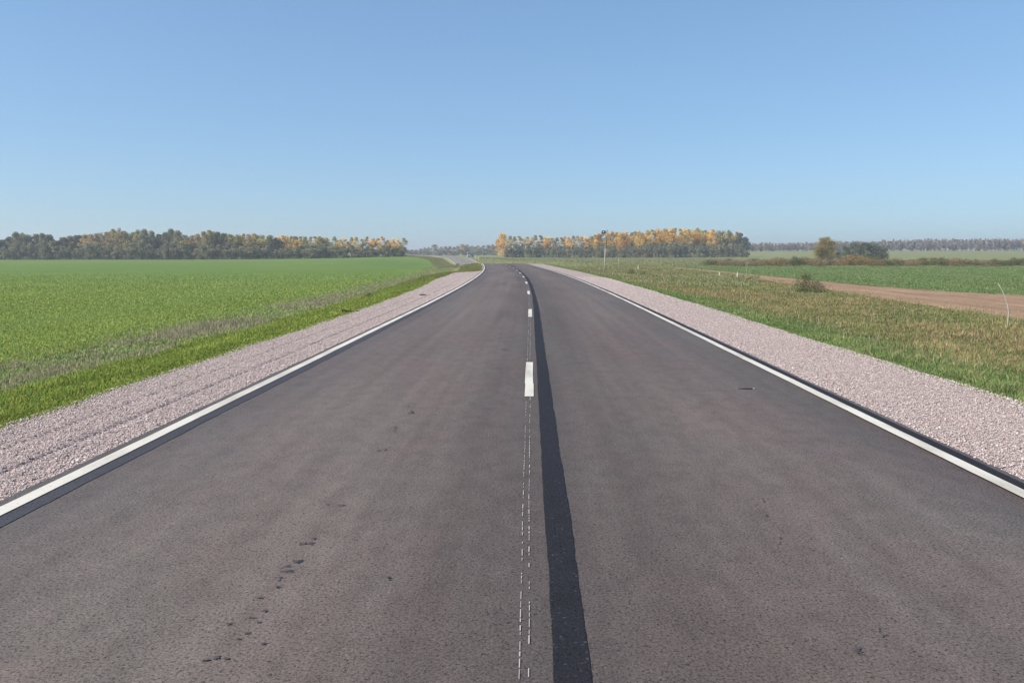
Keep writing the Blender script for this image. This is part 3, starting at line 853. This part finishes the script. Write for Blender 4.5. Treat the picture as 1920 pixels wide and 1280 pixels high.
# right grove
RTOP = ([925, 938, 948, 962, 975, 1010, 1050, 1072, 1090, 1105, 1130, 1180, 1210, 1245, 1270, 1295, 1320, 1345, 1370, 1385, 1400],
        [452, 441, 440, 447, 446, 444, 447, 443, 446, 443, 438, 438, 435, 429, 433, 427, 433, 435, 436, 441, 456])
px = 938.0; i = 1
plant('orange_full', 944, 515, 43, 30, 'bright orange tree at the left end of the right grove, nearest the road', 'tall trees of the right grove')
px = 957
while px < 1392:
    if px < 1095: kind = random.choice(['pale_birch', 'pale_birch', 'orange_top'])
    elif px > 1378: kind = 'dark_green'
    else: kind = random.choice(['orange_top', 'orange_top', 'orange_full'] if px < 1340 else ['orange_top', 'orange_top', 'olive'])
    w = random.uniform(18, 25) if px > 1095 else random.uniform(15, 20)
    top = np.interp(px, *RTOP) + random.uniform(-1, 1.5)
    plant(kind, px, 532 + random.uniform(-4, 5), 483.5 - top, w, f"{DESC.get(kind, 'full bright orange tree')}, {ordn(i)} tall tree from left in right grove", 'tall trees of the right grove')
    i += 1; px += w * (.40 if px > 1095 else .44)
px = 950; i = 1
while px < 1398:
    w = random.uniform(13, 20); fr = random.uniform(.38, .54) if px > 985 else .42
    top = np.interp(px, *RTOP)
    plant('understory', px, 518 + random.uniform(-4, 4), (483.5 - top) * fr, w, f"low grey-green tree, {ordn(i)} from left at the foot of the right grove", 'low trees at the foot of the right grove')
    i += 1; px += w * .62
for px in np.arange(1108, 1380, 15):
    plant(random.choice(['olive', 'orange_top', 'broad_green']), px, 545, 483.5 - np.interp(px, *RTOP) - 3, 22, 'tree standing in the back of the right grove, mostly behind others', 'trees in the back of the right grove')

# far woods between the two groves
i = 1
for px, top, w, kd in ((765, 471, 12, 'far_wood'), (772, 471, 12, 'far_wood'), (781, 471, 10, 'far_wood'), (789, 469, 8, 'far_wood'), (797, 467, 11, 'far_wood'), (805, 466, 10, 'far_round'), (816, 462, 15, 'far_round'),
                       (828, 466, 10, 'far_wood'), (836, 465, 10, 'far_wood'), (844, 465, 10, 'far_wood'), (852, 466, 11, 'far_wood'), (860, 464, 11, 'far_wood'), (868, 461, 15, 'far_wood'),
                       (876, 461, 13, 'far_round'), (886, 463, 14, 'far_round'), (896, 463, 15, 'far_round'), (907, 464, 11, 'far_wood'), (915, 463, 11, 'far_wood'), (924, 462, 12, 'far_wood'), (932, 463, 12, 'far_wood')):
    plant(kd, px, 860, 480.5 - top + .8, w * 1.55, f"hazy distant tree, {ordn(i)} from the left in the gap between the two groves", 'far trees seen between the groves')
    i += 1

# far birch wood on the right, on rising land
FTOP = ([1395, 1420, 1500, 1540, 1640, 1720, 1800, 1920, 2000], [455, 456, 455, 453, 452, 449, 449, 447, 447])
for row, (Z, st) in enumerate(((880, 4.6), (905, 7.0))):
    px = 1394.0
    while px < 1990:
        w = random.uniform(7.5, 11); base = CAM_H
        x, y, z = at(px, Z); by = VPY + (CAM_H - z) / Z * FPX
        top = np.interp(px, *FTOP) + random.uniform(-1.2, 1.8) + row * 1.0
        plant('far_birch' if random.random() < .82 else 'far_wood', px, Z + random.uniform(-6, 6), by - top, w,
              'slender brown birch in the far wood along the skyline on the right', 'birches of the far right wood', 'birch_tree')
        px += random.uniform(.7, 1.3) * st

# the round yellow-green tree and its dark neighbours
plant('yellow_green', 1540, 336, 39, 50, 'round yellow-green tree standing alone before the far right wood', None, variant=0)
for k, (px, hp, wp, lb) in enumerate(((1574, 24, 34, 'dark green tree just right of the yellow-green tree'), (1592, 30, 36, 'dark green tree, second right of the yellow-green tree'),
        (1611, 29, 38, 'tall dark green tree in the middle of the dark clump'), (1626, 30, 36, 'dark tree right of the middle of the dark clump'), (1642, 24, 28, 'lower dark green tree at the right end of the dark clump'))):
    plant('willow_dark', px, 330, hp, wp, lb, 'dark trees beside the yellow-green tree')
for k, (px, hp, wp, lb) in enumerate(((1531, 22, 30, 'yellow-green bush at the left foot of the round yellow-green tree'), (1549, 23, 28, 'yellow-green bush at the right foot of the round yellow-green tree'))):
    plant('yellow_green', px, 330, hp, wp, lb, 'bushes under the yellow-green tree', 'bush', 'bush')
plant('willow_dark', 1562, 322, 14, 16, 'dark bush between the yellow-green tree and the dark clump', None, 'bush', 'bush')

# scrub band behind the right field
i = 1
px = 1326.0
while px < 1985:
    if 1578 < px < 1640: kind, nm = 'scrub_orange', 'orange-brown scrub bush'
    elif px < 1345 or 1730 < px < 1900 and random.random() < .5: kind, nm = 'scrub_green', 'dark green scrub bush'
    else: kind, nm = random.choice([('scrub_brown', 'brown scrub bush'), ('scrub_brown', 'brown scrub bush'), ('scrub_green', 'dark green scrub bush')])
    w = random.uniform(26, 48); Z = random.uniform(160, 178)
    top = np.interp(px, [1320, 1345, 1400, 1480, 1560, 1600, 1650, 1720, 1760, 1830, 1920], [491, 487, 488, 484, 484, 481, 487, 486, 484, 487, 487]) + random.uniform(-1.5, 2.5)
    plant(kind, px, Z, 499 - top, w, f"{nm}, {ordn(i)} from the left in the scrub edging the right field", 'bushes in the scrub behind the right field', 'shrub', 'shrub')
    i += 1; px += w * .34
for k in range(60):
    px = random.uniform(1400, 1960); Z = random.uniform(185, 235)
    plant(random.choice(['scrub_brown', 'scrub_green']), px, Z, random.uniform(4, 7), random.uniform(22, 46), 'low bush scattered in the rough ground behind the scrub band', 'low bushes behind the scrub band', 'shrub', 'shrub')
# dark bush in the right verge, and small ones
plant('scrub_green', 1503, 52, 31, 50, 'dark twiggy bush standing alone in the right verge grass', None, 'bush', 'bush', 0)
plant('scrub_green', 1528, 51, 22, 34, 'low dark sprig on the right side of the lone verge bush', None, 'bush', 'bush', 1)
for px, Z, hp, wp, lb in ((1182, 92, 9, 22, 'small dark bush behind the verge near the blue sign'), (1205, 88, 7, 18, 'small dark bush right of the one near the blue sign'),
                          (858, 150, 6, 12, 'small dark tuft bush on the left verge before the bend'), (690, 37, 9, 26, 'small dark green tuft on the left bank near the crop')):
    plant('scrub_green', px, Z, hp, wp, lb, None, 'bush', 'bush')

# ------------------------------------------------------------------ roadside things
def box_np(cx, cy, cz, sx, sy, sz, bev=0):
    V = np.array([(cx + a * sx / 2, cy + b * sy / 2, cz + c * sz / 2) for a in (-1, 1) for b in (-1, 1) for c in (-1, 1)])
    F = np.array([(0, 1, 3, 2), (4, 6, 7, 5), (0, 4, 5, 1), (2, 3, 7, 6), (0, 2, 6, 4), (1, 5, 7, 3)])
    return V, F
def cap_tube(pts, radii, seg=10):
    V, F = tube_np(pts, radii, seg)
    n = len(V)
    V = np.concatenate([V, [pts[0]], [pts[-1]]])
    ca = np.array([(n, (k + 1) % seg, k, k) for k in range(seg)])
    cb = np.array([(n + 1, n - seg + k, n - seg + (k + 1) % seg, n - seg + (k + 1) % seg) for k in range(seg)])
    return V, F, np.concatenate([ca, cb])[:, :3]
def part_tube(name, pts, radii, m, parent, seg=10):
    V, F, T = cap_tube(pts, radii, seg)
    return link(name, mesh_np(name, V, [F, T], smooth=True), m, parent)
def part_box(name, boxes, m, parent, bev=.006):
    V, F = join_np([box_np(*b) for b in boxes])
    o = link(name, mesh_np(name, V, F), m, parent)
    if bev:
        b = o.modifiers.new('bevel', 'BEVEL'); b.width = bev; b.segments = 2; b.limit_method = 'ANGLE'
    return o

# tall leaning post with a small blue plate
x, y, z = at(1132.3, 90)
z = z - .02
e = empty('sign_post', (x, y, z))
tag(e, 'tall leaning post with a small blue plate on top, right of the road', 'road sign')
part_tube('post', [(0, 0, -.3), (.03, 0, 1.2), (.09, 0, 3.3)], [.065, .060, .052], M['concrete'], e, 12)
part_tube('pole', [(.17, .02, 2.9), (.21, .02, 4.0), (.26, .02, 4.95)], [.042, .042, .042], M['steel'], e, 12)
part_box('clamp', [(.12, .01, 3.0, .19, .17, .06), (.125, .01, 3.2, .18, .17, .06)], M['steel'], e)
part_box('bracket', [(.17, .02, 4.78, .22, .02, .03), (.17, .02, 4.62, .22, .02, .03)], M['steel'], e, 0)
pl = part_box('sign_plate', [(-.13, 0, 4.70, .46, .02, .34)], M['blue_plate'], e)
part_box('symbol', [(-.13, -.0115, 4.71, .16, .004, .08), (-.13, -.0115, 4.655, .10, .004, .02)], M['white_paint'], pl, 0)
# low pale rubble at its foot
def mound(name, px, Z, rx, ry, h, m, label, cat):
    x, y, z = at(px, Z)
    r = np.random.default_rng(int(px)); V = []; F = []
    n = 240
    base = np.array([(1, 0, 0), (0, 1, 0), (-1, 0, 0), (0, -1, 0), (0, 0, .8), (0, 0, -.5)], float)
    tri = np.array([(0, 1, 4), (1, 2, 4), (2, 3, 4), (3, 0, 4), (1, 0, 5), (2, 1, 5), (3, 2, 5), (0, 3, 5)])
    for k in range(n):
        a = r.uniform(0, 6.28); q = math.sqrt(r.random())
        X, Y = x + math.cos(a) * q * rx, y + math.sin(a) * q * ry
        s = r.uniform(.04, .13)
        P = base * s * r.uniform(.6, 1.3, (6, 1)) + (X, Y, hz(X, Y) + h * (1 - q * q) + s * .1)
        V.append(P); F.append(tri + 6 * k)
    V = np.concatenate(V); F = np.concatenate(F)
    o = link(name, mesh_np(name, V, F, col=np.repeat(r.uniform(.3, .55, (n, 1)) * np.array([[1, .92, .82]]), 6, 0)), M['stone'])
    tag(o, label, cat, kind='stuff'); return o
mound('rubble', 1140, 88, 1.6, 1.0, .05, None, 'pale stony rubble scattered round the foot of the sign post', 'rubble')

# thin bare stake right of the sign post
x, y, z = at(1159, 100)
o = link('stake', None) if False else None
V, F, T = cap_tube([(0, 0, -.2), (.01, 0, .9), (-.02, 0, 1.95)], [.028, .025, .018], 8)
s_ = link('wooden_stake', mesh_np('wooden_stake', V, [F, T], smooth=True), M['wood_grey']); s_.location = (x, y, z)
tag(s_, 'thin greenish grey stake upright in the grass right of the tall sign post', 'stake')

# white marker posts
def marker(px, Z, hh, label):
    x, y, z = at(px, Z)
    e = empty('marker_post', (x, y, z))
    tag(e, label, 'marker post', 'white marker posts in the right meadow')
    part_tube('post', [(0, 0, -.2), (0, 0, hh * .6), (0, 0, hh)], [.055, .053, .048], M['white_paint'], e, 12)
    part_tube('cap', [(0, 0, hh), (0, 0, hh + .03)], [.058, .02], M['white_paint'], e, 12)
    part_tube('band', [(0, 0, hh * .78), (0, 0, hh * .9)], [.056, .054], M['red'] if False else M['black'], e, 12)
    return e
marker(1195, 118, .75, 'short white marker post right of the tall sign post')
marker(1379, 82, .62, 'short white marker post at the edge of the right crop field')
marker(1346, 88, .45, 'low pale marker post in the straw left of the crop-edge marker')
for px, Z, hh, lb in ((892, 290, 1.3, 'thin white delineator post just right of the far shelter'), (898, 280, 1.3, 'thin white delineator post, second right of the far shelter')):
    x, y, z = at(px, Z)
    e = empty('delineator_post', (x, y, z)); tag(e, lb, 'post', 'delineator posts by the far bend')
    part_box('post', [(0, 0, hh / 2 - .1, .12, .05, hh + .2)], M['white_paint'], e)
    part_box('band', [(0, -.004, hh * .82, .124, .05, .16)], M['black'], e, 0)

# thin stick with a dark clod, right
x, y, z = at(1395.5, 71)
e = empty('marker_stick', (x, y, z)); tag(e, 'thin upright stick with a side twig and dark foot at the track edge', 'stick')
part_tube('stick', [(0, 0, -.1), (.01, 0, .8), (.03, 0, 1.85)], [.016, .014, .008], M['wood_grey'], e, 8)
part_tube('twig', [(.01, 0, .22), (.28, .05, .30), (.55, .1, .42)], [.02, .03, .01], M['wood_dark'], e, 8)
V, F, T = cap_tube([(.06, -.05, -.05), (.07, -.05, .06), (.06, -.05, .14)], [.10, .11, .03], 9)
link('clod', mesh_np('clod', V, [F, T], smooth=True), M['wood_dark'], e)

# bent pale stick at the right edge
x, y, z = at(1880, 26.5)
V, F, T = cap_tube([(0, 0, -.15), (.0, 0, .30), (.01, 0, .55), (-.05, 0, .78), (-.12, 0, .98), (-.20, 0, 1.16), (-.29, .02, 1.33), (-.38, .03, 1.47)], [.022, .021, .021, .020, .018, .016, .013, .008], 10)
o = link('bent_stick', mesh_np('bent_stick', V, [F, T], smooth=True), M['wood_grey']); o.location = (x, y, z)
tag(o, 'pale bent stick poking out of the grass at the right edge of the photo', 'stick')

# dark branch lying on the left gravel
bx, by = road_pt(652, 580)
V, F, T = cap_tube([(-.20, 0, .05), (-.13, .0, .06), (0, .02, .035), (.15, .05, .03), (.33, .10, .05)], [.035, .05, .022, .018, .010], 8)
o = link('fallen_branch', mesh_np('fallen_branch', V, [F, T], smooth=True), M['wood_dark']); o.location = (bx, by, hz(bx, by)); 
tag(o, 'short dark branch lying on the outer edge of the left gravel', 'branch')
for px, py, L, lb in ((793, 552, .30, 'small dark scrap lying on the left gravel near the bend'), ):
    bx, by = road_pt(px, py)
    V, F, T = cap_tube([(-L / 2, 0, .02), (0, .02, .03), (L / 2, .0, .02)], [.015, .03, .012], 8)
    o = link('dark_scrap', mesh_np('dark_scrap', V, [F, T], smooth=True), M['wood_dark']); o.location = (bx, by, hz(bx, by)); tag(o, lb, 'scrap')
bx, by = road_pt(1400, 730)
V, F, T = cap_tube([(-.10, .01, .010), (0, 0, .012), (.075, -.004, .010)], [.004, .008, .006], 8)
e = empty('litter', (bx, by, 0)); tag(e, 'thin dark scrap with a pale tip lying on the right lane', 'litter')
link('body', mesh_np('body', V, [F, T], smooth=True), M['wood_dark'], e)
V, F, T = cap_tube([(.075, -.004, .012), (.11, -.005, .012)], [.007, .006], 8)
link('tip', mesh_np('tip', V, [F, T], smooth=True), M['concrete'], e)

# small blue shelter by the far bend
x, y, z = at(883, 292)
e = empty('bus_shelter', (x, y, z), R(10)); tag(e, 'small pale blue roadside shelter by the far bend between the groves', 'shelter')
part_box('roof', [(0, 0, 2.35, 2.6, 1.6, .08)], M['pale_blue'], e)
part_box('back_panel', [(0, .7, .95, 2.3, .05, .8)], M['mid_blue'], e)
part_box('side_panel', [(-1.17, 0, .95, .05, 1.3, .8)], M['pale_blue'], e)
part_box('side_panel', [(1.17, 0, .95, .05, 1.3, .8)], M['pale_blue'], e)
for sx in (-1.17, 1.17):
    for sy in (-.68, .68):
        part_box('post', [(sx, sy + (.03 if sy < 0 else .07), 1.1, .08, .08, 2.4)], M['pale_blue'], e)
part_box('bench', [(0, .4, .5, 2.0, .4, .06), (-.8, .4, .22, .06, .3, .5), (.8, .4, .22, .06, .3, .5)], M['wood_grey'], e)

# ------------------------------------------------------------------ air
V, F = box_np(0, 2150, 16, 9600, 4500, 0)
zt, zb = 34.0, -3.2
V[:, 2] = np.where(np.arange(8) % 2 == 0, zb, zt)
hm = bpy.data.materials.new('haze'); hm.use_nodes = True
nt = hm.node_tree; nt.nodes.clear()
ho = nt.nodes.new('ShaderNodeOutputMaterial'); pv = nt.nodes.new('ShaderNodeVolumePrincipled')
pv.inputs['Color'].default_value = (.93, .96, 1, 1)
pv.inputs['Density'].default_value = .00042
pv.inputs['Anisotropy'].default_value = .3
nt.links.new(pv.outputs[0], ho.inputs['Volume'])
hzb = link('haze', mesh_np('haze', V, F), hm)
tag(hzb, 'faint pale blue haze over the distant woods', 'haze', kind='stuff')
